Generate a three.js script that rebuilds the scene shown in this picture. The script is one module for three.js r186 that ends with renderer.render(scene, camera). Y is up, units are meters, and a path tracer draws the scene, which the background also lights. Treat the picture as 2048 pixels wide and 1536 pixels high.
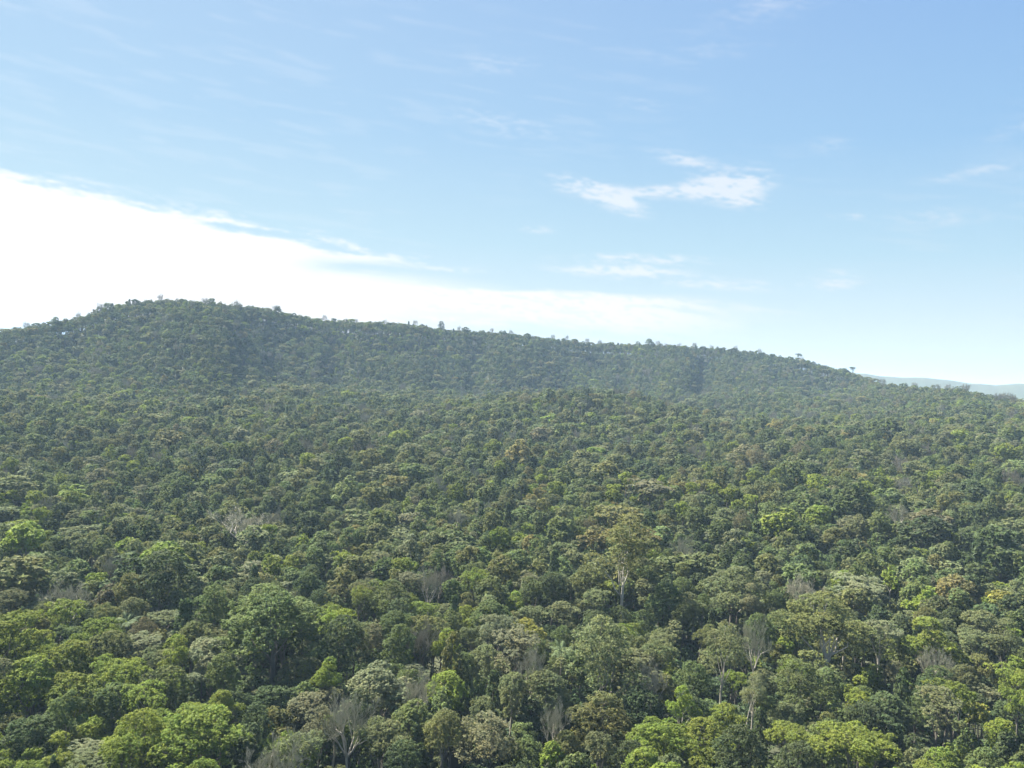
import * as THREE from 'three';
import { mergeGeometries } from 'three/addons/utils/BufferGeometryUtils.js';

// ---------------------------------------------------------------- camera, sky, sun, exposure
const scene = new THREE.Scene();
const CAM_Y = 85;
const camera = new THREE.PerspectiveCamera(50, 4 / 3, 1, 40000);
camera.rotation.order = 'YXZ';
camera.position.set(0, CAM_Y, 0);
camera.rotation.set(THREE.MathUtils.degToRad(-1.6), 0, THREE.MathUtils.degToRad(3));   // a banking aircraft: slightly rolled
camera.updateMatrixWorld(true);

const renderer = new THREE.WebGLRenderer({ antialias: true });
renderer.toneMapping = THREE.LinearToneMapping;
renderer.toneMappingExposure = 4.9;
renderer.shadowMap.enabled = true;

const D2R = Math.PI / 180;
const SUN_AZ = -54, SUN_EL = 47;            // degrees: azimuth from the view axis (minus is left), elevation
const sunDir = new THREE.Vector3(Math.sin(SUN_AZ * D2R) * Math.cos(SUN_EL * D2R), Math.sin(SUN_EL * D2R), -Math.cos(SUN_AZ * D2R) * Math.cos(SUN_EL * D2R));
const sun = new THREE.DirectionalLight(new THREE.Color(1, 0.93, 0.79), 5);
sun.name = 'sun';
sun.position.copy(sunDir).multiplyScalar(2000);
sun.castShadow = true;
sun.shadow.camera.left = -1500; sun.shadow.camera.right = 1500; sun.shadow.camera.top = 1500; sun.shadow.camera.bottom = -1500; sun.shadow.camera.far = 6000;
sun.shadow.mapSize.set(4096, 4096);
scene.add(sun, sun.target);

scene.fog = new THREE.FogExp2(new THREE.Color(0.48, 0.71, 1.0), 0.000115);

// ---------------------------------------------------------------- small helpers
function rng(seed) { let a = seed >>> 0; return () => { a = (a + 0x6d2b79f5) >>> 0; let t = a; t = Math.imul(t ^ (t >>> 15), t | 1); t ^= t + Math.imul(t ^ (t >>> 7), t | 61); return ((t ^ (t >>> 14)) >>> 0) / 4294967296; }; }
const clamp = (x, a = 0, b = 1) => Math.min(b, Math.max(a, x));
const sstep = (a, b, x) => { const t = clamp((x - a) / (b - a)); return t * t * (3 - 2 * t); };
const lerp = (a, b, t) => a + (b - a) * t;
const NT = 256, ntab = new Float32Array(NT * NT); { const r = rng(77); for (let i = 0; i < NT * NT; i++) ntab[i] = r(); }
function vnoise(x, y) {
  const xi = Math.floor(x), yi = Math.floor(y), fx = x - xi, fy = y - yi, ux = fx * fx * (3 - 2 * fx), uy = fy * fy * (3 - 2 * fy);
  const x0 = xi & 255, x1 = (xi + 1) & 255, y0 = (yi & 255) << 8, y1 = ((yi + 1) & 255) << 8;
  return lerp(lerp(ntab[y0 + x0], ntab[y0 + x1], ux), lerp(ntab[y1 + x0], ntab[y1 + x1], ux), uy);
}
function fbm(x, y, n) { let s = 0, a = 0.5, t = 0; for (let i = 0; i < n; i++) { s += a * vnoise(x, y); t += a; a *= 0.5; x = x * 2.03 + 17.1; y = y * 2.03 + 5.7; } return s / t; }
function table(rows, x) {              // piecewise smooth interpolation of [x, y] rows
  if (x <= rows[0][0]) return rows[0][1];
  for (let i = 1; i < rows.length; i++) if (x < rows[i][0]) { const t = (x - rows[i - 1][0]) / (rows[i][0] - rows[i - 1][0]); return lerp(rows[i - 1][1], rows[i][1], t); }
  return rows[rows.length - 1][1];
}

// ---------------------------------------------------------------- sky: clear air with thin streaks of cirrus and a bright bank low in the left
{
  const SKY = 1 / 4.9, W = 4096, H = 2048, data = new Float32Array(W * H * 4);
  const air = [[0, [0.84, 0.91, 0.94]], [3, [0.72, 0.86, 0.925]], [8, [0.50, 0.73, 0.88]], [15, [0.32, 0.56, 0.85]], [24, [0.225, 0.43, 0.80]], [45, [0.17, 0.36, 0.74]], [90, [0.11, 0.25, 0.60]]];
  const airAt = (e) => { for (let i = 1; i < air.length; i++) if (e < air[i][0]) { const t = (e - air[i - 1][0]) / (air[i][0] - air[i - 1][0]); return [0, 1, 2].map((k) => lerp(air[i - 1][1][k], air[i][1][k], t)); } return air[air.length - 1][1]; };
  const bankTop = [[-180, 9], [-120, 13], [-80, 13], [-50, 11], [-32, 9.3], [-28, 8.8], [-20, 7.9], [-15, 7.1], [-8, 6.6], [-3, 6.3], [2, 6.0]];
  const blob = (a, e, ca, ce, ra, re, tilt) => { const x = a - ca, y = e - ce - x * tilt; return Math.exp(-1.6 * ((x / ra) ** 2 + (y / re) ** 2)); };
  // centre azimuth, elevation, half width, half height, slope, strength, grain (degrees)
  const wisps = [[4.4, 12.0, 3.4, 0.85, -0.16, 1.0], [7.0, 10.9, 2.2, 0.8, -0.2, 0.85], [9.8, 11.9, 3.4, 0.55, 0.02, 0.8], [13.6, 12.2, 3.0, 1.25, -0.02, 1.15], [15.6, 12.9, 1.9, 0.9, 0.0, 0.7], [15.2, 11.2, 1.8, 0.5, -0.05, 0.7], [10.8, 14.0, 3.6, 0.7, -0.2, 0.6], [1.2, 9.1, 1.6, 0.35, -0.02, 0.6], [21.6, 10.3, 1.7, 0.32, -0.05, 0.7],
    [8.4, 7.4, 6.6, 0.42, 0.01, 0.9], [7.0, 6.55, 5.4, 0.5, 0.01, 1.1], [13.5, 5.9, 7, 0.5, -0.02, 0.8], [21.2, 6.3, 2.2, 0.95, 0.05, 0.65], [-2.5, 19.5, 5.5, 1.0, -0.01, 0.36], [7.8, 17.4, 3.0, 0.8, -0.1, 0.38], [-1.5, 15.9, 6, 1.3, -0.16, 0.45], [20.2, 14.7, 2.4, 0.7, -0.04, 0.4], [28.4, 12.7, 3.8, 0.6, 0.13, 0.5], [31.0, 14.8, 2.8, 0.9, 0.1, 0.45], [26.8, 10.1, 4.5, 0.9, 0.03, 0.42], [15.9, 23.0, 6, 1.3, 0.12, 0.36], [11, 20.6, 8, 1.0, 0.03, 0.3],
    [-20.5, 8.5, 4, 0.5, -0.1, 0.7], [-14, 8.0, 3, 0.22, -0.05, 0.4], [-28, 9.6, 5, 0.4, -0.1, 0.4], [17.5, 4.1, 3.4, 0.28, -0.03, 0.5], [-5, 6.1, 3.4, 0.25, -0.02, 0.9]];
  for (let j = 0; j < H; j++) {
    const e = ((j + 0.5) / H - 0.5) * 180, ee = Math.max(0, e), base = airAt(ee), ce = Math.cos(ee * D2R), se = Math.sin(ee * D2R);
    for (let i = 0; i < W; i++) {
      const k = (j * W + i) * 4;
      if (e < -1) { data[k] = 0.12; data[k + 1] = 0.14; data[k + 2] = 0.13; data[k + 3] = 1; continue; }
      const phi = ((i + 0.5) / W - 0.5) * 2 * Math.PI, x = Math.cos(phi) * ce, z = Math.sin(phi) * ce;
      const a = Math.atan2(x, -z) / D2R;
      const toSun = Math.acos(clamp(x * sunDir.x + se * sunDir.y + z * sunDir.z, -1, 1)) / D2R;
      const glow = Math.exp(-toSun / 30), low = Math.exp(-ee / 14);
      let r = base[0], g = base[1], b = base[2];
      const w = clamp(sstep(90, 30, toSun) * 0.42);
      r = lerp(r, 0.66, w * 0.75); g = lerp(g, 0.86, w * 0.75); b = lerp(b, 0.97, w * 0.6);
      r += glow * 0.2; g += glow * 0.19; b += glow * 0.16;
      // clouds
      let c = 0, wm = 0;
      const warp = fbm(a * 0.11 + 3, e * 0.3 + 9, 3) - 0.5;
      const streak = fbm(a * 0.3 + 40 + e * 0.25, e * 2.6 + a * 0.16 + warp * 2.2, 5), fine = fbm(a * 1.7 + 80 + e, e * 7 + a * 0.4 + warp * 3, 4);
      if (ee < 20) {
        const top = table(bankTop, a) + (streak - 0.5) * (1.1 + 1.3 * sstep(-30, -14, a)) + (fine - 0.5) * 0.9;
        const left = 1 - sstep(-12, 0.5, a + (streak - 0.5) * 8);
        let bank = (1 - sstep(-0.55, 0.45, e - top)) * left;
        bank *= 1 - 0.95 * sstep(-17, -11, a) * Math.exp(-(((e - 5.75 - (streak - 0.5) * 0.8) / 0.5) ** 2));
        const far = 1.2 - 1.2 * sstep(7, 18, a + (streak - 0.5) * 9);
        const top2 = 4.95 - 0.006 * a + (streak - 0.5) * 0.8;
        const band = (1 - sstep(-0.3, 0.2, e - top2)) * sstep(1.6, 3.4, e + (streak - 0.5) * 1.4) * far * (0.62 + 0.5 * streak) * (1 - 0.5 * sstep(0.5, 0.64, 0.5 * fine + 0.5 * streak) * sstep(-14, -2, a));
        c = clamp(Math.max(bank, band * sstep(-160, -140, a)));
      }
      if (ee < 30 && a > -45 && a < 45) for (const q of wisps) {
        if (Math.abs(a - q[0]) > q[2] * 1.7 || Math.abs(e - q[1]) > q[3] * 1.7 + q[2] * 1.7 * Math.abs(q[4])) continue;
        const d = blob(a, e, q[0], q[1], q[2], q[3], q[4]);
        wm += d * q[5];
      }
      if (wm > 0) c = Math.max(c, 0.62 * sstep(0.06, 1.35, wm * (0.05 + 1.75 * sstep(0.25, 0.75, 0.5 * streak + 0.5 * fine))));
      if (!(ee < 30 && a > -45 && a < 45)) {
        const m = sstep(0.52, 0.78, fbm(a * 0.045 + 11, e * 0.09 + 21, 3));
        c = Math.max(c, m * sstep(0.42, 0.7, streak) * 0.8 * sstep(80, 55, ee));
      }
      // faint veil
      c = Math.max(c, 0.08 * sstep(0.5, 0.75, streak) * sstep(0.4, 0.7, fbm(a * 0.06 + 61, e * 0.12, 3)) * sstep(80, 55, ee));
      const near = Math.exp(-toSun / 42), cl = 0.84 + 0.8 * near;
      r = lerp(r, cl, c); g = lerp(g, cl * 1.0, c); b = lerp(b, cl * 1.01, c);
      data[k] = r * SKY; data[k + 1] = g * SKY; data[k + 2] = b * SKY; data[k + 3] = 1;
    }
  }
  const tex = new THREE.DataTexture(data, W, H, THREE.RGBAFormat, THREE.FloatType);
  tex.mapping = THREE.EquirectangularReflectionMapping; tex.magFilter = THREE.LinearFilter; tex.minFilter = THREE.LinearFilter; tex.needsUpdate = true;
  scene.background = tex; scene.environment = tex;
}
console.log('sky', Math.round(performance.now()));

// ---------------------------------------------------------------- terrain
// ridge crest: azimuth, elevation of the tree tops seen from the survey point
const crestEl = [[-60, -0.6], [-40, -0.5], [-34, -0.2], [-32, 0.1], [-30.7, 0.56], [-29.4, 0.9], [-28.1, 1.23], [-26.7, 1.95], [-25.3, 2.42], [-23.9, 2.68], [-22.4, 2.78], [-21, 2.8], [-17.9, 2.7], [-14.6, 2.37], [-11.3, 2.3], [-8, 2.28], [-4.5, 2.07], [-1, 1.88], [2.5, 1.74], [5.9, 1.63], [9.3, 1.64], [12.7, 1.65], [16, 1.56], [19.1, 1.2], [22.2, 0.52], [23.7, 0.02], [24.9, -0.26], [26.6, -0.3], [28.8, -0.3], [30.1, -0.55], [31.9, -0.64], [36, -0.9], [60, -1]];
const crestDist = [[-60, 1050], [-30, 1000], [-21, 1030], [-8, 1150], [6, 1280], [16, 1330], [23, 1250], [28, 1050], [34, 1000], [60, 1000]];
const footDist = [[-60, 700], [-25, 720], [-8, 830], [4, 950], [16, 1000], [24, 900], [30, 640], [60, 560]];
const CANOPY = 17;
function ground(x, z) {
  const d = Math.hypot(x, z), a = clamp(Math.atan2(x, -z) / D2R, -60, 60), behind = Math.abs(Math.atan2(x, -z) / D2R) > 60 ? sstep(120, 60, Math.abs(Math.atan2(x, -z) / D2R)) : 1;
  const slope = Math.max(0, 0.03 + 0.034 * a / 32) * behind;
  const D = table(crestDist, a), F = table(footDist, a) * (1 + 0.05 * Math.sin(a * 0.41 + 1) + 0.03 * Math.sin(a * 0.97)), top = CAM_Y + D * Math.tan(table(crestEl, a) * D2R) - CANOPY;
  const plain = slope * Math.max(0, Math.min(d, F) - 80) + 22 * sstep(300, 800, Math.min(d, F)) * sstep(5, -20, a) * behind;
  let h = plain;
  if (d > F) {
    const t = (d - F) / (D - F);
    if (t < 1) h = plain + (top - plain) * (0.35 * t + 0.65 * t * t * (3 - 2 * t)) * behind;
    else h = (top - (top + 25) * sstep(0, 1, (d - D) / 700)) * behind;
  }
  if (d < 2500) {
    const kx = 78, kz = -745; h += 22 * Math.exp(-((x - kx) ** 2 / (2 * 62 ** 2) + (z - kz) ** 2 / (2 * 70 ** 2)));
    const face = sstep(F, lerp(F, D, 0.45), d) * sstep(D, lerp(F, D, 0.75), d); h -= face * 28 * clamp(1 - Math.abs(2 * fbm(a * 0.2 + 3, d / 900, 3) - 1) * 2.2, -0.1, 1) * sstep(26, 20, a);
    h -= 13 * Math.exp(-((x - 205) ** 2 / (2 * 75 ** 2) + (z + 800) ** 2 / (2 * 90 ** 2)));
    h += (fbm(x / 110 + 50, z / 110 + 50, 3) - 0.5) * 8 * sstep(90, 320, d) * sstep(2500, 1500, d);
  }
  // far ranges
  if (d > 2300) {
    const r1 = sstep(0, 1, 1 - Math.abs(d - 3500) / 800), r2 = sstep(0, 1, 1 - Math.abs(d - 2700) / 300);
    h += r1 * (106 + 42 * fbm(a * 0.42 + 8 + d / 9000, d / 3000, 4)) + r2 * (8 + 22 * fbm(a * 0.5 + 30, d / 2000 + 4, 4));
  }
  return h;
}
function polarSheet(name, radii, steps, color, kind) {
  const pos = [], col = [], idx = [], n = steps;
  for (const r of radii) for (let i = 0; i <= n; i++) { const t = (i / n) * Math.PI * 2, x = Math.sin(t) * r, z = -Math.cos(t) * r; pos.push(x, ground(x, z), z); const v = 0.65 + 0.7 * fbm(x / 9 + 31, z / 9 + 7, 3); const w = fbm(x / 140, z / 140, 3); col.push(color[0] * v * (0.8 + 0.4 * w), color[1] * v, color[2] * v * (1.1 - 0.2 * w)); }
  for (let k = 0; k + 1 < radii.length; k++) for (let i = 0; i < n; i++) { const p = k * (n + 1) + i, q = p + n + 1; idx.push(p, p + 1, q, q, p + 1, q + 1); }
  const g = new THREE.BufferGeometry(); g.setAttribute('position', new THREE.Float32BufferAttribute(pos, 3)); g.setAttribute('color', new THREE.Float32BufferAttribute(col, 3)); g.setIndex(idx); g.computeVertexNormals();
  const m = new THREE.Mesh(g, new THREE.MeshStandardMaterial({ vertexColors: true, roughness: 1 })); m.name = name; m.receiveShadow = m.castShadow = true;
  m.userData = { kind, label: 'forested ground rising to a long low hill', category: 'ground' }; scene.add(m); return m;
}
{
  const radii = [0.5]; for (let r = 20; r < 1700; r *= 1.022) radii.push(r); for (let r = 1750; r < 11500; r *= 1.03) radii.push(r);
  polarSheet('ground', radii, 900, [0.034, 0.042, 0.020], 'structure');
}
console.log('ground', Math.round(performance.now()));

// ---------------------------------------------------------------- tree prototypes: crown radius 6 m, top at 22 m
const V = (x, y, z) => new THREE.Vector3(x, y, z);
class Leaves {
  constructor(seed) { this.p = []; this.n = []; this.c = []; this.r = rng(seed); }
  sphere() { const r = this.r; let x, y, z, l; do { x = r() * 2 - 1; y = r() * 2 - 1; z = r() * 2 - 1; l = x * x + y * y + z * z; } while (l > 1 || l < 0.01); l = Math.sqrt(l); return [x / l, y / l, z / l]; }
  leaf(x, y, z, nx, ny, nz, size, tint, quad) {      // one leaf spray: a bent kite (or a triangle) across the normal
    const r = this.r; let l = Math.hypot(nx, ny, nz) || 1; nx /= l; ny /= l; nz /= l;
    const q = this.sphere(); let ux = q[1] * nz - q[2] * ny, uy = q[2] * nx - q[0] * nz, uz = q[0] * ny - q[1] * nx; l = Math.hypot(ux, uy, uz) || 1; ux /= l; uy /= l; uz /= l;
    const vx = ny * uz - nz * uy, vy = nz * ux - nx * uz, vz = nx * uy - ny * ux, s = size * (0.65 + 0.7 * r()), w = s * (0.32 + 0.2 * r()), b = s * 0.18;
    const A = [x - ux * s * 0.6, y - uy * s * 0.6, z - uz * s * 0.6], B = [x + vx * w - nx * b, y + vy * w - ny * b, z + vz * w - nz * b], C = [x + ux * s * 0.6, y + uy * s * 0.6, z + uz * s * 0.6], E = [x - vx * w - nx * b, y - vy * w - ny * b, z - vz * w - nz * b];
    const v = tint * (0.86 + 0.28 * r()), h = (r() - 0.5) * 0.16 + (this.hue ?? 0), c = [v * (1 + h), v, v * (1 - h * 0.8)];
    const tri = (a, d, e) => { this.p.push(...a, ...d, ...e); this.c.push(...c, ...c, ...c); };
    if (quad) { tri(A, B, C); tri(A, C, E); } else { tri(A, B, [x + ux * s * 0.5 - vx * w * 0.9, y + uy * s * 0.5 - vy * w * 0.9, z + uz * s * 0.5 - vz * w * 0.9]); }
  }
  build() { const g = new THREE.BufferGeometry(); g.setAttribute('position', new THREE.Float32BufferAttribute(this.p, 3)); g.setAttribute('color', new THREE.Float32BufferAttribute(this.c, 3)); g.computeVertexNormals(); return g; }
}
function tube(pts, r0, r1, sides = 6) {                 // tapered tube through points
  const pos = [], idx = [], n = pts.length;
  for (let i = 0; i < n; i++) {
    const t = i / (n - 1), d = pts[Math.min(n - 1, i + 1)].clone().sub(pts[Math.max(0, i - 1)]).normalize(), u = Math.abs(d.y) > 0.9 ? V(1, 0, 0) : V(0, 1, 0), a = u.clone().cross(d).normalize(), b = d.clone().cross(a), r = lerp(r0, r1, t);
    for (let k = 0; k < sides; k++) { const f = (k / sides) * Math.PI * 2, p = pts[i].clone().addScaledVector(a, Math.cos(f) * r).addScaledVector(b, Math.sin(f) * r); pos.push(p.x, p.y, p.z); }
  }
  for (let i = 0; i + 1 < n; i++) for (let k = 0; k < sides; k++) { const p = i * sides + k, q = i * sides + ((k + 1) % sides); idx.push(p, q, p + sides, q, q + sides, p + sides); }
  const g = new THREE.BufferGeometry(); g.setAttribute('position', new THREE.Float32BufferAttribute(pos, 3)); g.setIndex(idx); g.computeVertexNormals(); return g;
}
function bend(a, b, r, wob, n = 4) { const out = []; for (let i = 0; i <= n; i++) { const t = i / n, p = a.clone().lerp(b, t), k = Math.sin(t * Math.PI) * wob; out.push(V(p.x + (r() - 0.5) * k, p.y + (r() - 0.3) * k * 0.6, p.z + (r() - 0.5) * k)); } return out; }
function trunkWith(lobes, o, r) {
  const fork = V((r() - 0.5) * 1.2, o.bole, (r() - 0.5) * 1.2), parts = [tube([V(0, -15, 0), V(0, 0.6, 0), ...bend(V(0, 1, 0), fork, r, 0.7, 3)], o.trunk * 1.25, o.trunk * 0.72, 8)];
  const ls = [...lobes].sort((a, b) => b.r - a.r).slice(0, o.limbs ?? 7);
  for (const l of ls) parts.push(tube(bend(fork.clone().add(V(0, -0.2 - r() * 3.2, 0)), V(l.x, l.y + l.r * 0.2, l.z), r, 1.4, 4), o.trunk * 0.34, 0.04, 5));
  return mergeGeometries(parts.map((g) => g.toNonIndexed()));
}
// a crown of lobes, each lobe of tufts, each tuft of leaf sprays
function crownTree(seed, o) {
  const L = new Leaves(seed), r = L.r, R = o.R ?? 6, lobes = [];
  const K = o.lobes, yc = o.yc, Rv = o.Rv;
  for (let i = 0; i < K; i++) {
    const u = Math.sqrt((i + 0.5) / K), t = i * 2.399 + r() * 0.9, lr = R * (o.lobeR ?? 0.34) * (0.6 + 0.75 * r()), lop = 0.66 + 0.68 * vnoise(Math.cos(t) * 1.3 + seed * 0.37, Math.sin(t) * 1.3 + seed * 0.11), rad = Math.max(0, R * u - lr * 0.75) * (0.85 + 0.3 * r()) * lop;
    const dome = Math.sqrt(Math.max(0, 1 - (rad / R) ** 2)), y = yc + Rv * (o.flat ? 0.75 + 0.25 * dome : dome) * (0.68 + 0.5 * r()) - lr * 0.6 - (o.drop ?? 0) * r() * u;
    lobes.push({ x: Math.cos(t) * rad, y, z: Math.sin(t) * rad, r: lr, f: o.lobeFlat ?? 0.78, tint: 0.88 + 0.24 * r(), hue: (r() - 0.5) * 0.14 });
    if (o.skirt && u > 0.4) for (let j = 1; j <= 2; j++) if (r() < o.skirt) lobes.push({ x: Math.cos(t + (r() - 0.5) * 0.6) * rad * (1 - 0.08 * j), y: y - lr * (0.75 + 0.3 * r()) * j, z: Math.sin(t + (r() - 0.5) * 0.6) * rad * (1 - 0.08 * j), r: lr * (0.95 - 0.12 * j), f: 0.95, tint: 0.88 + 0.24 * r(), hue: (r() - 0.5) * 0.14 });
  }
  const area = lobes.reduce((s, l) => s + l.r * l.r, 0), tufts = o.leaves / o.perTuft;
  let made = 0, tries = 0;
  while (made < tufts && tries++ < tufts * 8) {
    let w = r() * area, l = lobes[0]; for (const q of lobes) { w -= q.r * q.r; if (w <= 0) { l = q; break; } }
    const d = L.sphere(); if (d[1] < -0.45 || (d[1] < 0 && r() < 0.45)) continue;
    const k = l.r * (0.8 + 0.28 * r()), x = l.x + d[0] * k, y = l.y + d[1] * k * l.f, z = l.z + d[2] * k;
    let inside = false; for (const q of lobes) if (q !== l && ((x - q.x) ** 2 + ((y - q.y) / q.f) ** 2 + (z - q.z) ** 2) < (q.r * 0.8) ** 2) { inside = true; break; }
    if (inside) continue;
    made++;
    L.hue = l.hue; const tr = o.tuft * (0.65 + 0.7 * r()), tint = l.tint * (0.85 + 0.3 * r());
    for (let i = 0; i < o.perTuft; i++) {
      const s = L.sphere(), dx = d[0] * 0.7 + s[0], dy = d[1] * 0.7 + s[1] + 0.25, dz = d[2] * 0.7 + s[2], dl = Math.hypot(dx, dy, dz) || 1, m = tr * (0.55 + 0.5 * r());
      const q = L.sphere(), N = o.layer ? 0.25 : o.smooth ?? 0.55;
      L.leaf(x + dx / dl * m, y + dy / dl * m * (o.layer ? 0.3 : 0.72), z + dz / dl * m, dx / dl * 0.55 + q[0] * N, dy / dl * 0.55 + q[1] * N + (o.layer ? 1.2 : 0.5), dz / dl * 0.55 + q[2] * N, o.leaf, tint, o.quad);
    }
  }
  return { crown: L.build(), trunk: trunkWith(lobes, { bole: o.bole ?? yc - 2, trunk: o.trunk ?? 0.38, limbs: o.limbs }, r) };
}
function bareTree(seed, o) {                                            // a leafless crown of fine twigs
  const r = rng(seed), big = [], twig = new Leaves(seed + 1);
  const fork = V((r() - 0.5), o.bole, (r() - 0.5)); big.push(tube([V(0, -1.5, 0), V(0, 0.5, 0), ...bend(V(0, 1, 0), fork, r, 0.8, 3)], 0.42, 0.27, 7));
  const grow = (p, d, len, rad, level) => {
    const q = p.clone().addScaledVector(d, len); q.y += len * 0.06;
    if (level < 3) big.push(tube(bend(p, q, r, len * 0.14, 3), rad, rad * 0.55, level < 2 ? 5 : 3));
    else { const u = V(0, 1, 0).cross(d).normalize().multiplyScalar(rad), m = p.clone().lerp(q, 0.5).add(V((r() - 0.5) * 0.2, (r() - 0.5) * 0.2, (r() - 0.5) * 0.2)), v = 0.8 + 0.4 * r(); const w = d.clone().cross(u).normalize().multiplyScalar(rad * 0.7);
      for (const [e, f] of [[u, w], [w, u]]) { twig.p.push(p.x + e.x, p.y + e.y, p.z + e.z, p.x - e.x, p.y - e.y, p.z - e.z, q.x, q.y, q.z); for (let i = 0; i < 9; i++) twig.c.push(v); } }
    if (level >= o.levels) return;
    const n = level === 0 ? o.main : level < 3 ? o.split : o.split + 1;
    for (let i = 0; i < n; i++) {
      const t = level === 0 ? 0.55 + 0.45 * r() : 0.35 + 0.65 * ((i + r()) / n), b = p.clone().lerp(q, t), s = twig.sphere(), nd = d.clone().multiplyScalar(o.straight).add(V(s[0], s[1] * 0.7 + 0.32, s[2])).normalize();
      grow(b, nd, len * (0.5 + 0.28 * r()), Math.max(0.034, rad * 0.52), level + 1);
    }
  };
  for (let i = 0; i < o.main; i++) { const t = (i + r() * 0.6) / o.main * Math.PI * 2, up = 0.75 + 0.9 * r(); grow(fork.clone(), V(Math.cos(t), up, Math.sin(t)).normalize(), o.reach * (0.42 + 0.16 * r()), 0.2, 1); }
  return { crown: twig.build(), trunk: mergeGeometries(big.map((g) => g.toNonIndexed())) };
}
function columnTree(seed, o) {                                          // a trunk wrapped in climbers
  const L = new Leaves(seed), r = L.r;
  for (let i = 0; i < o.leaves / 9; i++) {
    const y = o.y0 + (o.y1 - o.y0) * r(), t = (y - o.y0) / (o.y1 - o.y0), th = r() * 6.283, rad = o.R * Math.sqrt(Math.max(0.02, Math.sin(Math.PI * clamp(t * 0.82 + 0.14)))) * (0.72 + 0.35 * fbm(th * 1.2 + 5, y * 0.5 + seed, 2)), x = Math.cos(th) * rad, z = Math.sin(th) * rad, tint = 0.75 + 0.5 * r();
    for (let k = 0; k < 9; k++) { const s = L.sphere(), q = L.sphere(), m = 0.6 * r() + 0.1; L.leaf(x + s[0] * m, y + s[1] * m, z + s[2] * m, Math.cos(th) * 0.7 + q[0] * 0.6, 0.45 + q[1] * 0.6, Math.sin(th) * 0.7 + q[2] * 0.6, o.leaf, tint, o.quad); }
  }
  return { crown: L.build(), trunk: tube(bend(V(0, -1.5, 0), V(0, o.y1 - 2, 0), r, 0.6, 4), 0.4, 0.12, 7).toNonIndexed() };
}

const P = {};       // prototypes by shape: near (individual trees), far (the mass)
const dome = { lobes: 15, yc: 15, Rv: 7, perTuft: 10, tuft: 0.62, leaf: 0.62, skirt: 0.85, drop: 1.4 };
function family(name, n, seed, o, nearLeaves, farLeaves, far2) {
  P[name] = { near: [], far: [], farther: [] };
  for (let i = 0; i < n; i++) P[name].near.push(crownTree(seed + i * 13, { ...o, leaves: nearLeaves * 2.5, leaf: o.leaf * 0.64, perTuft: 13, tuft: o.tuft * 0.82, smooth: 0.48, quad: false }));
  for (let i = 0; i < Math.min(n, 3); i++) {
    P[name].far.push(crownTree(seed + 500 + i * 13, { ...o, leaves: farLeaves, perTuft: 7, leaf: o.leaf * 1.55, tuft: o.tuft * 1.15, quad: false, limbs: 3, smooth: 0.42 }));
    P[name].farther.push(crownTree(seed + 900 + i * 13, { ...o, leaves: far2, perTuft: 5, leaf: o.leaf * 2.2, tuft: o.tuft * 1.3, quad: false, limbs: 0, smooth: 0.3 }));
  }
}
family('dome', 6, 100, dome, 4200, 2300, 1000);
family('loose', 4, 200, { ...dome, lobes: 13, lobeR: 0.29, Rv: 7.5, leaf: 0.55, tuft: 0.75, drop: 2.2, skirt: 0.75 }, 3500, 2000, 900);
family('tall', 3, 300, { ...dome, lobes: 14, yc: 12, Rv: 10, skirt: 1, drop: 3 }, 3800, 1900, 900);
family('flat', 4, 400, { ...dome, flat: true, lobes: 13, yc: 17, Rv: 4.6, lobeFlat: 0.55, skirt: 0.35, drop: 1.0, lobeR: 0.3, leaf: 0.55, bole: 13 }, 2600, 1500, 700);
family('layered', 2, 450, { ...dome, flat: true, lobes: 20, yc: 16, Rv: 5.4, lobeFlat: 0.22, lobeR: 0.34, skirt: 0.6, drop: 2.5, layer: true, leaf: 0.6, bole: 12 }, 3200, 1500, 700);
family('dense', 4, 470, { ...dome, lobes: 11, lobeR: 0.42, yc: 13.5, Rv: 8.4, skirt: 1, leaf: 0.66, drop: 1.5 }, 4200, 2000, 900);
family('broken', 4, 540, { ...dome, lobes: 9, lobeR: 0.27, Rv: 8.2, skirt: 0.45, drop: 3.6, leaf: 0.56, tuft: 0.7 }, 2900, 1700, 800);
P.big = { near: [0, 1, 2].map((i) => crownTree(600 + i * 7, { ...dome, lobes: 34, lobeR: 0.23, leaves: 24000, quad: false, leaf: 0.25, tuft: 0.36, perTuft: 12, limbs: 10 })) };
P.sparse = { near: [0, 1].map((i) => crownTree(640 + i * 7, { ...dome, lobes: 26, lobeR: 0.2, leaves: 6500, quad: false, leaf: 0.32, tuft: 0.6, perTuft: 9, limbs: 8, yc: 14, Rv: 8, skirt: 0.5, trunk: 0.27, drop: 2.5 })) };
P.bare = { near: [0, 1, 2].map((i) => bareTree(700 + i * 11, { bole: 11, levels: 6, main: 5, split: 3, reach: 8.5, straight: 0.95 })) };
P.column = { near: [0, 1].map((i) => columnTree(800 + i * 5, { leaves: 2600, R: 2.4, y0: 3, y1: 22, leaf: 0.6, quad: true })) };
for (const k of Object.keys(P)) if (!P[k].far) { P[k].far = P[k].near; P[k].farther = P[k].near; }
console.log('prototypes', Math.round(performance.now()));

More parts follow.
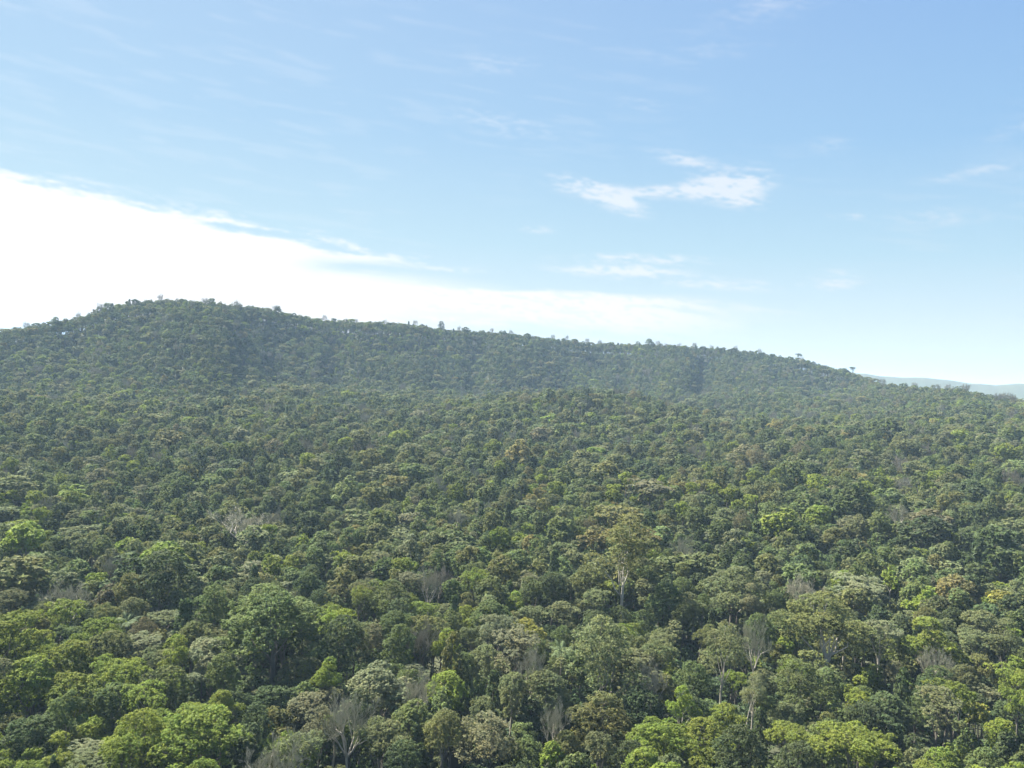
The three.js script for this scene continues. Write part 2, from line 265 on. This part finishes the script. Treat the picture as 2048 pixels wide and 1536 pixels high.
// ---------------------------------------------------------------- materials
const leafMats = new Map();
function leafMat(c, key) {
  if (!leafMats.has(key)) { const m = new THREE.MeshPhysicalMaterial({ color: new THREE.Color().setRGB(...c), vertexColors: true, roughness: 1, specularIntensity: 0.35, transmission: 0.38, thickness: 0, side: THREE.DoubleSide }); m.name = 'leaf ' + key; leafMats.set(key, m); }
  return leafMats.get(key);
}
const bark = (r, g, b) => new THREE.MeshStandardMaterial({ color: new THREE.Color().setRGB(r, g, b), roughness: 0.95 });
const BARK = { grey: bark(0.13, 0.12, 0.10), pale: bark(0.38, 0.35, 0.30), dark: bark(0.10, 0.09, 0.075) };
const twigMat = (r, g, b) => new THREE.MeshStandardMaterial({ color: new THREE.Color().setRGB(r, g, b), roughness: 0.95, vertexColors: true, side: THREE.DoubleSide });
const TWIG = [twigMat(0.33, 0.325, 0.245), twigMat(0.36, 0.345, 0.26), twigMat(0.30, 0.295, 0.225)];
const TONES = {
  green: [0.088, 0.121, 0.033], sage: [0.110, 0.130, 0.049], silver: [0.130, 0.144, 0.070], bright: [0.134, 0.178, 0.021], dark: [0.054, 0.081, 0.026], olive: [0.111, 0.124, 0.035], ochre: [0.146, 0.142, 0.044], yellow: [0.162, 0.170, 0.030], brown: [0.120, 0.118, 0.056],
};
// kinds of individual trees: name, shapes, tone, label words, group
const KINDS = {
  green: ['leafy_tree', ['dome', 'loose', 'tall', 'dense', 'broken'], 'green', 'rounded mid green leafy tree in the near forest canopy', 'mid green leafy trees'],
  sage: ['sage_tree', ['dome', 'broken', 'dense', 'loose', 'layered', 'flat'], 'sage', 'dull grey green tree with a lumpy crown in the near forest canopy', 'grey green trees'],
  silver: ['silvery_tree', ['broken', 'loose', 'layered'], 'silver', 'pale silvery green tree in the near forest canopy', 'silvery green trees'],
  bright: ['bright_tree', ['dome', 'flat', 'broken'], 'bright', 'fresh yellow green tree brighter than the canopy around it', 'fresh yellow green trees'],
  dark: ['dark_tree', ['dense', 'tall', 'dense'], 'dark', 'dense dark green tree in a gap of the near forest canopy', 'dense dark green trees'],
  olive: ['drab_tree', ['dome', 'broken', 'loose', 'flat'], 'olive', 'drab olive tree with a spreading crown in the near forest canopy', 'drab olive trees'],
  ochre: ['ochre_tree', ['loose', 'flat', 'dome'], 'ochre', 'ochre yellow tree with thinning leaves in the near forest', 'ochre trees'],
  brown: ['brown_tree', ['loose', 'sparse'], 'brown', 'brownish tree with withering leaves in the near forest', 'brownish trees'],
  flat: ['umbrella_tree', ['flat', 'layered'], 'sage', 'grey green umbrella crowned tree with layered flat top in the near forest', 'umbrella crowned trees'],
  bare: ['bare_tree', ['bare'], 'bare', 'leafless grey tree of fine twigs in the near forest', 'leafless grey trees'],
  column: ['vine_covered_tree', ['column'], 'dark', 'narrow dark tree wrapped in climbers in the near forest', 'trees wrapped in climbers'],
};
const SHAPE_WORDS = { dome: 'dome crowned', broken: 'broken crowned', loose: 'loose crowned', tall: 'tall narrow', flat: 'flat topped', layered: 'feathery layered', dense: 'dense rounded', big: 'many lobed', sparse: 'thin crowned', bare: 'leafless twiggy', column: 'narrow climber wrapped' };
const TONE_WORDS = { green: 'mid green', sage: 'dull sage green', silver: 'pale silvery green', bright: 'fresh yellow green', dark: 'dark green', olive: 'drab olive', ochre: 'ochre', yellow: 'golden yellow', brown: 'withering brown', bare: 'grey tree' };
const crownScale = (R, H, shape) => (shape === 'column' || shape === 'bare' ? H / 22 : Math.min(H / 22, 0.2 * H / 22 + 0.8 * R / 6));   // small trees keep broad crowns on long boles
const used = new Map();
function numbered(name) { const n = used.get(name) ?? 0; used.set(name, n + 1); return n ? name + '_' + String(n).padStart(3, '0') : name; }
const proto = new Map();
function addTree(kind, o) {           // o: x, z, R, H, shape, variant, tone, bark, lean, label
  const [name, shapes, toneOf, label, group] = KINDS[kind], shape = o.shape ?? shapes[Math.floor(o.u * shapes.length) % shapes.length], list = P[shape][(Math.hypot(o.x, o.z) > 235 || o.R < 3) && !o.label ? 'far' : 'near'], v = Math.floor(o.v * list.length) % list.length, tone = o.tone ?? toneOf;
  const jit = Math.floor(o.w * 4) % 4, c = tone === 'bare' ? null : TONES[tone].map((q, i) => q * [0.86, 0.96, 1.05, 1.15][jit] * (i === 0 ? [1.06, 0.96, 1.03, 0.97][jit] : 1));
  const crownMat = tone === 'bare' ? TWIG[jit % 3] : leafMat(c, tone + jit), trunkMat = BARK[o.bark ?? (tone === 'bare' ? 'pale' : o.w > 0.9 ? 'pale' : o.w > 0.6 ? 'grey' : 'dark')];
  const key = [name, shape, list[v].crown.id, crownMat.name + crownMat.id, trunkMat.id].join();
  let src = proto.get(key), g;
  if (!src) {
    g = new THREE.Group();
    const t = new THREE.Mesh(list[v].trunk, trunkMat); t.name = 'trunk'; t.castShadow = t.receiveShadow = true;
    const k = new THREE.Mesh(list[v].crown, crownMat); k.name = 'crown'; k.castShadow = k.receiveShadow = true;
    g.add(t, k); proto.set(key, g);
  } else g = src.clone();
  g.name = numbered(o.name ?? name);
  g.position.set(o.x, ground(o.x, o.z), o.z);
  const sy = crownScale(o.R, o.H, shape);
  g.scale.set(o.R / 6 * (0.86 + 0.28 * o.w), sy, o.R / 6 * (1.14 - 0.28 * o.w));
  for (const c of g.children) c.position.y = o.H / sy - 22;
  g.rotation.set(o.leanX ?? 0, o.t * 6.283, o.leanZ ?? 0, 'XZY');
  g.userData = { label: o.label ?? [o.R < 3 ? 'small' : o.R > 4.8 ? 'large' : 'middling', SHAPE_WORDS[shape], TONE_WORDS[tone], shape === 'bare' ? '' : 'tree', o.label2 ?? 'in the near forest canopy'].filter(Boolean).join(' '), category: 'tree' };
  if (!o.label) g.userData.group = kind === 'skyline' ? group : SHAPE_WORDS[shape] + ' ' + TONE_WORDS[tone] + (shape === 'bare' ? 's' : ' trees') + ' of the near canopy';
  scene.add(g); return g;
}

// ---------------------------------------------------------------- the trees one can name, where they stand
const FPX = 768 / Math.tan(25 * D2R);
function stand(px, py, width, lift) {            // where a crown of that breadth stands, its middle lift metres above the ground
  const d = V((px - 1024) / FPX, (768 - py) / FPX, -1), k = d.clone().applyQuaternion(camera.quaternion); let t = 70;
  for (; t < 1500; t += 0.5) { const x = k.x * t, z = k.z * t; if (CAM_Y + k.y * t < ground(x, z) + lift) break; }
  return { x: k.x * t, z: k.z * t, R: (width / 2) * t / FPX };
}
const taken = [];
const hr = rng(4242);
// picture-survey column, row and breadth of the crown; kind; extras
const NAMED = [
  [311, 1303, 100, 'flat', { shape: 'layered', tone: 'silver', bark: 'pale', leanZ: 0.24, label: 'pale feathery tree in flat sprays, its white trunk leaning over' }],
  [369, 1285, 46, 'column', { H: 25, label: 'tall dark column of climbers beside the pale feathery tree' }],
  [116, 1252, 100, 'bright', { shape: 'flat' }], [205, 1278, 90, 'bright', {}], [55, 1300, 110, 'bright', {}], [150, 1335, 95, 'bright', {}], [60, 1390, 130, 'bright', {}], [215, 1345, 80, 'bright', {}], [150, 1400, 110, 'bright', {}], [235, 1412, 90, 'green', {}],
  [395, 1500, 200, 'bright', { shape: 'big', H: 24, label: 'very broad yellow green dome, the largest crown of the forest' }], [285, 1506, 150, 'bright', { shape: 'big', H: 23 }], [190, 1520, 110, 'silver', { shape: 'layered', label: 'pale feathery crown spreading beside the largest yellow green dome' }], [60, 1490, 110, 'dark', {}], [55, 1520, 50, 'bright', {}],
  [540, 1262, 210, 'bright', { shape: 'big', tone: 'green', H: 31, label: 'tall broad light green tree with many lobes above a dark gap' }],
  [420, 1350, 130, 'silver', {}], [505, 1400, 60, 'column', {}], [470, 1420, 80, 'dark', {}], [600, 1360, 90, 'sage', {}], [620, 1420, 95, 'silver', {}], [560, 1440, 60, 'ochre', { tone: 'olive' }],
  [700, 1440, 105, 'bare', { H: 25, label: 'leafless grey tree with a straight pale trunk beside a silvery dome' }], [756, 1400, 150, 'silver', { shape: 'dome', H: 23 }], [836, 1385, 76, 'bare', { H: 24, label: 'leafless pale tree with a forked white trunk beside a bright shrubby tree' }],
  [897, 1398, 88, 'bright', { H: 18 }], [902, 1352, 48, 'column', { tone: 'olive', H: 24, label: 'narrow olive column tree behind a bright shrubby tree' }], [971, 1502, 150, 'brown', { shape: 'sparse', H: 20, label: 'brownish half leafless tree with a low rounded crown' }],
  [1033, 1310, 105, 'silver', { H: 26 }], [1050, 1277, 80, 'ochre', { shape: 'dome', tone: 'yellow', label: 'golden yellow dome behind a tall silvery tree' }],
  [1200, 1330, 165, 'olive', { shape: 'sparse', tone: 'sage', H: 30, bark: 'grey', label: 'tall sage tree with a thick bare grey trunk below its crown' }],
  [1255, 1118, 150, 'ochre', { shape: 'sparse', tone: 'olive', H: 38, bark: 'pale', label: 'giant emergent tree with a long white trunk and thin olive crown' }],
  [1105, 1198, 60, 'dark', { shape: 'dense', H: 24 }], [982, 1200, 88, 'dark', { shape: 'dense', tone: 'green' }], [1204, 1465, 135, 'olive', { shape: 'dome' }], [1278, 1428, 95, 'dark', {}], [1325, 1512, 150, 'bright', { shape: 'big', H: 21 }], [1400, 1512, 150, 'bright', { shape: 'big', H: 20 }],
  [978, 1250, 90, 'green', {}], [800, 1250, 90, 'dark', { tone: 'dark' }], [681, 1300, 100, 'dark', { shape: 'tall', H: 26 }], [749, 1282, 62, 'silver', { shape: 'tall' }], [830, 1460, 110, 'green', {}], [900, 1470, 90, 'olive', {}], [760, 1500, 110, 'sage', {}], [1090, 1400, 110, 'sage', {}], [1060, 1450, 70, 'column', {}],
  [1649, 1268, 175, 'dark', { shape: 'big', tone: 'olive', H: 29, label: 'broad dark olive dome on several pale stems' }], [1720, 1198, 110, 'flat', { shape: 'layered', tone: 'silver', label: 'wide pale feathery crown behind the broad dark olive dome' }], [1512, 1285, 64, 'bare', { H: 26, label: 'leafless tree with white forked trunk beside the broad dark olive dome' }], [1447, 1322, 105, 'olive', { shape: 'sparse', tone: 'sage', bark: 'pale', H: 27, label: 'thin sage tree on a forked pale trunk' }],
  [1472, 1410, 52, 'brown', { shape: 'sparse', tone: 'silver', bark: 'pale', H: 24, leanZ: -0.16, label: 'small crowned tree on a bent white trunk' }],
  [1587, 1500, 105, 'bright', {}], [1722, 1512, 100, 'bright', {}], [1953, 1427, 60, 'bright', { tone: 'yellow' }], [2004, 1474, 70, 'bright', {}], [1789, 1355, 64, 'brown', { label: 'pinkish brown rounded tree with fine leaves' }], [1908, 1198, 95, 'ochre', {}], [2011, 1218, 84, 'bright', { tone: 'yellow' }], [1580, 1348, 58, 'bright', {}], [1874, 1273, 74, 'sage', {}], [1963, 1273, 95, 'sage', {}], [1375, 1420, 84, 'dark', {}], [1871, 1375, 78, 'dark', {}], [1471, 1194, 140, 'olive', { shape: 'big', tone: 'sage', H: 26 }], [1330, 1215, 90, 'dark', { tone: 'green' }],
  [1615, 1185, 84, 'bare', { H: 25, label: 'leafless grey tree behind the broad dark olive dome' }], [1060, 1345, 66, 'bare', { H: 25, label: 'slim leafless tree below the tall silvery tree' }], [1108, 1440, 64, 'bare', { H: 23, label: 'slim leafless tree beside the tall sage tree with bare trunk' }], [640, 1490, 90, 'brown', { shape: 'sparse', H: 21, label: 'half leafless brownish tree in front of the leafless grey tree' }], [490, 1050, 115, 'bare', { H: 27, label: 'large leafless tree with slender white trunk farther off in the canopy' }], [365, 1130, 84, 'olive', {}], [440, 1120, 60, 'olive', {}], [258, 1165, 95, 'dark', {}], [150, 1195, 95, 'bare', { H: 22, label: 'leafless brown tree beside a yellow green canopy' }], [30, 1190, 130, 'bright', { tone: 'olive' }],
  [1240, 1062, 100, 'ochre', { tone: 'ochre' }], [1200, 1098, 90, 'ochre', { tone: 'ochre' }], [1300, 1010, 100, 'ochre', { tone: 'brown' }], [1290, 1090, 70, 'ochre', {}], [1560, 1060, 80, 'bright', {}], [1862, 1068, 84, 'brown', {}], [1490, 1092, 44, 'bright', {}], [1830, 1150, 80, 'sage', {}], [1700, 1120, 75, 'dark', {}], [340, 890, 60, 'ochre', {}], [790, 985, 60, 'ochre', {}], [1080, 885, 52, 'brown', {}], [1600, 915, 56, 'brown', {}], [1490, 930, 66, 'brown', {}],
];
for (const [px, py, w, kind, o] of NAMED) {
  if (kind === 'bare') o.H = (o.H ?? 24) * 1.1;
  const H0 = o.H ?? 22, s = stand(px, py, w, H0 * (kind === 'column' ? 0.62 : 0.74)), H = o.H ?? clamp(15 + s.R * 1.15, 16, 27);
  addTree(kind, { ...o, ...s, R: kind === 'column' ? Math.min(s.R * 2.3, 7) : s.R, H, u: hr(), v: hr(), w: hr(), t: hr() });
  taken.push([s.x, s.z, kind === 'column' ? s.R * 0.8 : s.R]);
}

// trees that rise above the crest of the hill
KINDS.skyline = ['skyline_tree', ['flat', 'layered', 'loose'], 'dark', '', 'trees rising above the ridge skyline'];
{
  const r = rng(515);
  const add = (az, R, H, shape, label, back = 0) => { const d = table(crestDist, az) - 6 + back, x = Math.sin(az * D2R) * d, z = -Math.cos(az * D2R) * d; addTree('skyline', { x, z, R, H, shape, tone: r() < 0.5 ? 'dark' : 'green', bark: 'dark', label, label2: 'rising above the ridge skyline', u: r(), v: r(), w: r(), t: r() }); taken.push([x, z, R * 0.6]); };
  add(19.05, 5, 23.5, 'flat', 'lone flat topped tree standing clear above the descending ridge'); add(22.35, 4.6, 25, 'flat', 'small crooked flat topped tree on the steep end of the ridge'); add(9.3, 8, 23, 'loose', 'broad tree bulging above the middle of the ridge skyline'); add(-5.1, 6, 25, 'tall', 'upright tree standing clear above the long ridge');
  for (const az of [-29.1, -26.2, -24.6, -22.1, -20.2, -18.0, -16.2, -12.4, -9.1, -3.2, -1.0, 0.9, 4.1, 6.2, 12.9, 13.9, 14.9, 16.8, 17.6, 20.6]) add(az + (r() - 0.5) * 0.6, 4 + 2.4 * r(), 17.5 + 4 * r(), ['flat', 'loose', 'flat', 'layered'][Math.floor(r() * 4)]);
}
// feather palms in the gaps
function frondGeometry(len, droop, seed) {
  const r = rng(seed), pos = [], at = (t) => [len * t * (1 - 0.12 * t), len * (0.62 * t - droop * t * t), 0], tri = (...q) => q.forEach((v) => pos.push(...v));
  for (let i = 0; i < 12; i++) { const a = at(i / 12), b = at((i + 1) / 12), w = 0.05 * (1.1 - i / 12); tri([a[0], a[1], -w], [a[0], a[1], w], [b[0], b[1], 0]); }
  for (let i = 1; i < 24; i++) for (const s of [-1, 1]) { const t = i / 24, a = at(t), b = at(Math.min(1, t + 0.035)), l = len * 0.24 * Math.sin(Math.PI * (0.15 + 0.8 * t)) * (0.85 + 0.3 * r()), dy = -l * (0.25 + 0.3 * r()); tri(a, b, [b[0] + l * 0.55, (a[1] + b[1]) / 2 + dy, s * l]); }
  const g = new THREE.BufferGeometry(); g.setAttribute('position', new THREE.Float32BufferAttribute(pos, 3)); g.computeVertexNormals(); return g;
}
{
  const fronds = [[3.2, 0.6, 1], [2.9, 0.9, 2], [3.4, 0.45, 3]].map((q) => frondGeometry(...q)), mat = new THREE.MeshStandardMaterial({ color: new THREE.Color().setRGB(0.058, 0.088, 0.030), roughness: 0.9, side: THREE.DoubleSide }), r = rng(66);
  for (const [px, py, H, label] of [[1120, 1296, 21, 'feather palm with upright fronds between silvery and sage trees'], [252, 1238, 19, 'feather palm with drooping fronds behind the yellow green trees']]) {
    const s = stand(px, py, 50, H + 1), g = new THREE.Group(); g.name = numbered('palm_tree'); g.position.set(s.x, ground(s.x, s.z), s.z);
    const t = new THREE.Mesh(tube(bend(V(0, -1, 0), V(0.4, H, 0.2), r, 0.5, 5), 0.2, 0.14, 7), BARK.grey); t.name = 'trunk'; t.castShadow = t.receiveShadow = true; g.add(t);
    for (let i = 0; i < 15; i++) { const f = new THREE.Mesh(fronds[i % 3], mat); f.name = 'frond'; f.position.set(0.4, H, 0.2); f.rotation.set(0, i * 2.399 + r() * 0.4, (i / 15) * 0.9 - 0.25, 'YXZ'); f.castShadow = f.receiveShadow = true; g.add(f); }
    g.userData = { label, category: 'palm' }; scene.add(g); taken.push([s.x, s.z, 3]);
  }
}

// ---------------------------------------------------------------- the rest of the forest
const cell = 12, hash = new Map();
const put = (x, z, R) => { const k = Math.floor(x / cell) + ',' + Math.floor(z / cell); (hash.get(k) ?? hash.set(k, []).get(k)).push([x, z, R]); };
const free = (x, z, R, f) => { const a = Math.floor(x / cell), b = Math.floor(z / cell); for (let i = a - 2; i <= a + 2; i++) for (let j = b - 2; j <= b + 2; j++) for (const q of hash.get(i + ',' + j) ?? []) { const m = (R + q[2]) * f; if ((x - q[0]) ** 2 + (z - q[1]) ** 2 < m * m) return false; } return true; };
for (const q of taken) put(...q);
const fr = rng(9001), spots = [];
function pickKind(x, z, d, u, small) {
  const p = fbm(x / 90 + 7, z / 90 + 3, 3), q = fbm(x / 55 + 70, z / 55 + 33, 3), fresh = Math.exp(-(((x + 66) / 26) ** 2 + ((z + 142) / 34) ** 2)) + Math.exp(-(((x - 50) / 34) ** 2 + ((z + 120) / 17) ** 2));
  const w = { green: 0.34 + 0.25 * sstep(0.42, 0.6, q), sage: 0.25, silver: 0.05, bright: 0.05 + 0.3 * sstep(0.5, 0.72, p) + 3.2 * fresh, dark: 0.14 + 0.3 * sstep(0.52, 0.36, p), olive: 0.18, ochre: 0.012 + 0.08 * sstep(0.52, 0.7, q), brown: 0.012 + 0.035 * sstep(0.5, 0.65, q), flat: 0.05, bare: 0.014, column: small ? 0.05 : 0.012 };
  let t = 0; for (const k in w) t += w[k]; u *= t; for (const k in w) { u -= w[k]; if (u <= 0) return k; } return 'green';
}
for (const pass of [-1, 0, 1, 2]) {
  const step = { '-1': 19, 0: 7.2, 1: 5.6, 2: 4.4 }[pass];
  for (let z = -60; z > -1750; z -= step) {
    const half = Math.tan(41 * D2R) * -z + 25;
    for (let x = -half; x < half; x += step) {
      const X = x + (fr() - 0.5) * step * 1.6, Z = z + (fr() - 0.5) * step * 1.6, u = fr(), R = pass < 0 ? 5 + 3.6 * u * u : pass === 0 ? 3.3 + 1.7 * u * u : pass === 1 ? 2.5 + 1.3 * u : 1.8 + 0.9 * u, d = Math.hypot(X, Z), a = Math.atan2(X, -Z) / D2R;
      if (d < 62 || d > table(crestDist, a) + 90 || Math.abs(a) > 41) continue;
      if ((d < 560 && d > 125 && vnoise(X / 15 + 91, Z / 15 + 13) > 0.885) || (pass < 0 && fr() < 0.35) || !free(X, Z, R, pass < 1 ? 0.66 : 0.62)) continue;
      put(X, Z, R); spots.push({ x: X, z: Z, R: R * lerp(1, 0.88, sstep(600, 1000, d)), d, a, pass, kind: pickKind(X, Z, d, fr(), R < 4), u: fr(), v: fr(), w: fr(), t: fr(), h: fr() });
    }
  }
}
const heightOf = (s) => (s.pass < 1 ? 16.5 + s.R * 0.9 : s.pass === 1 ? 14.5 + s.R * 1.0 : 11.5 + s.R * 1.6) * (0.86 + lerp(0.36, 0.2, sstep(600, 950, s.d)) * s.h * s.h) * lerp(1, 0.84, sstep(600, 950, s.d));
spots.sort((p, q) => p.d - q.d);
const perKind = {}, mass = [];
for (const s of spots) {
  s.H = heightOf(s); if (s.kind === 'bare') { s.H = Math.max(s.H * 1.15, 25); s.R = Math.max(s.R, 3.6); }; if (s.kind === 'column') { s.R = Math.min(s.R, 4.2) * 1.2; s.H *= 1.1; }
  const inView = Math.abs(s.a) < 33.5 && s.d > 105, n = perKind[s.kind] ?? 0;
  if (inView && n < 220 && s.d < 340 && !(s.pass === 2 && s.d > 175)) { perKind[s.kind] = n + 1; addTree(s.kind, s); } else mass.push(s);
}
console.log('individual trees', JSON.stringify(perKind), 'mass', mass.length, Math.round(performance.now()));
{
  const group = new THREE.Group(); group.name = 'forest_canopy'; group.userData = { kind: 'stuff', label: 'closed forest canopy stretching away and up the hill', category: 'forest' };
  const sets = new Map(), M = new THREE.Matrix4(), Q = new THREE.Quaternion(), E3 = new THREE.Euler(), C = new THREE.Color();
  for (const s of mass) {
    const [, shapes, tone] = KINDS[s.kind], shape = shapes[Math.floor(s.u * shapes.length) % shapes.length], lod = s.d < 560 ? 'far' : 'farther', list = P[shape][lod], v = Math.floor(s.v * list.length) % list.length, key = shape + lod + v;
    if (!sets.has(key)) sets.set(key, { geo: list[v], bare: shape === 'bare', items: [] });
    sets.get(key).items.push([s, tone]);
  }
  const plain = leafMat([1, 1, 1], 'mass'), twig = twigMat(1, 1, 1);
  for (const { geo, bare, items } of sets.values()) {
    const crown = new THREE.InstancedMesh(geo.crown, bare ? twig : plain, items.length), trunk = new THREE.InstancedMesh(geo.trunk, bare ? BARK.grey : BARK.dark, items.length);
    items.forEach(([s, tone], i) => {
      const sy = crownScale(s.R, s.H, s.kind); M.compose(V(s.x, ground(s.x, s.z) + s.H - 22 * sy, s.z), Q.setFromEuler(E3.set(0, s.t * 6.283, 0)), V(s.R / 6 * (0.84 + 0.34 * s.w), sy, s.R / 6 * (1.18 - 0.34 * s.w))); crown.setMatrixAt(i, M); trunk.setMatrixAt(i, M);
      const k = 0.84 + 0.34 * s.w, c = tone === 'bare' ? [0.26, 0.25, 0.20] : TONES[tone]; crown.setColorAt(i, C.setRGB(c[0] * k * (0.93 + 0.14 * s.h), c[1] * k, c[2] * k));
    });
    crown.name = 'canopy_crowns'; trunk.name = 'canopy_trunks'; crown.userData.kind = trunk.userData.kind = 'stuff'; crown.castShadow = crown.receiveShadow = trunk.castShadow = trunk.receiveShadow = true;
    group.add(crown, trunk);
  }
  scene.add(group);
}
// saplings and shrubs that fill the gaps below the crowns
{
  const geo = crownTree(990, { ...dome, lobes: 8, lobeR: 0.4, leaves: 700, perTuft: 7, leaf: 1.0, tuft: 0.9, quad: false, limbs: 0 }), items = [], r = rng(31);
  for (let i = 0; i < 3600; i++) { const a = (r() * 2 - 1) * 36 * D2R, d = 620 + r() * 30 + (table(crestDist, a / D2R) - 600) * Math.sqrt(r()), x = Math.sin(a) * d, z = -Math.cos(a) * d; items.push([x, z, 3 + 2 * r(), 9 + 5 * r(), r(), r()]); }
  for (let i = 0; i < 9000; i++) { const a = (r() * 2 - 1) * 38 * D2R, d = Math.sqrt(lerp(70 ** 2, 620 ** 2, r())), x = Math.sin(a) * d, z = -Math.cos(a) * d; items.push([x, z, 2.2 + 1.6 * r(), 6 + 7 * r(), r(), r()]); }
  const m = new THREE.InstancedMesh(geo.crown, leafMat([1, 1, 1], 'mass'), items.length), M = new THREE.Matrix4(), Q = new THREE.Quaternion(), E3 = new THREE.Euler(), C = new THREE.Color();
  items.forEach(([x, z, R, H, t, k], i) => { M.compose(V(x, ground(x, z), z), Q.setFromEuler(E3.set(0, t * 6.283, 0)), V(R / 6, H / 22, R / 6)); m.setMatrixAt(i, M); m.setColorAt(i, C.setRGB(0.05 + 0.04 * k, 0.085 + 0.05 * k, 0.03 + 0.012 * t)); });
  m.name = 'understory'; m.userData = { kind: 'stuff', label: 'low green saplings filling gaps below the forest canopy', category: 'undergrowth' }; m.castShadow = m.receiveShadow = true; scene.add(m);
}
console.log('done', scene.children.length, Math.round(performance.now()));
renderer.render(scene, camera);
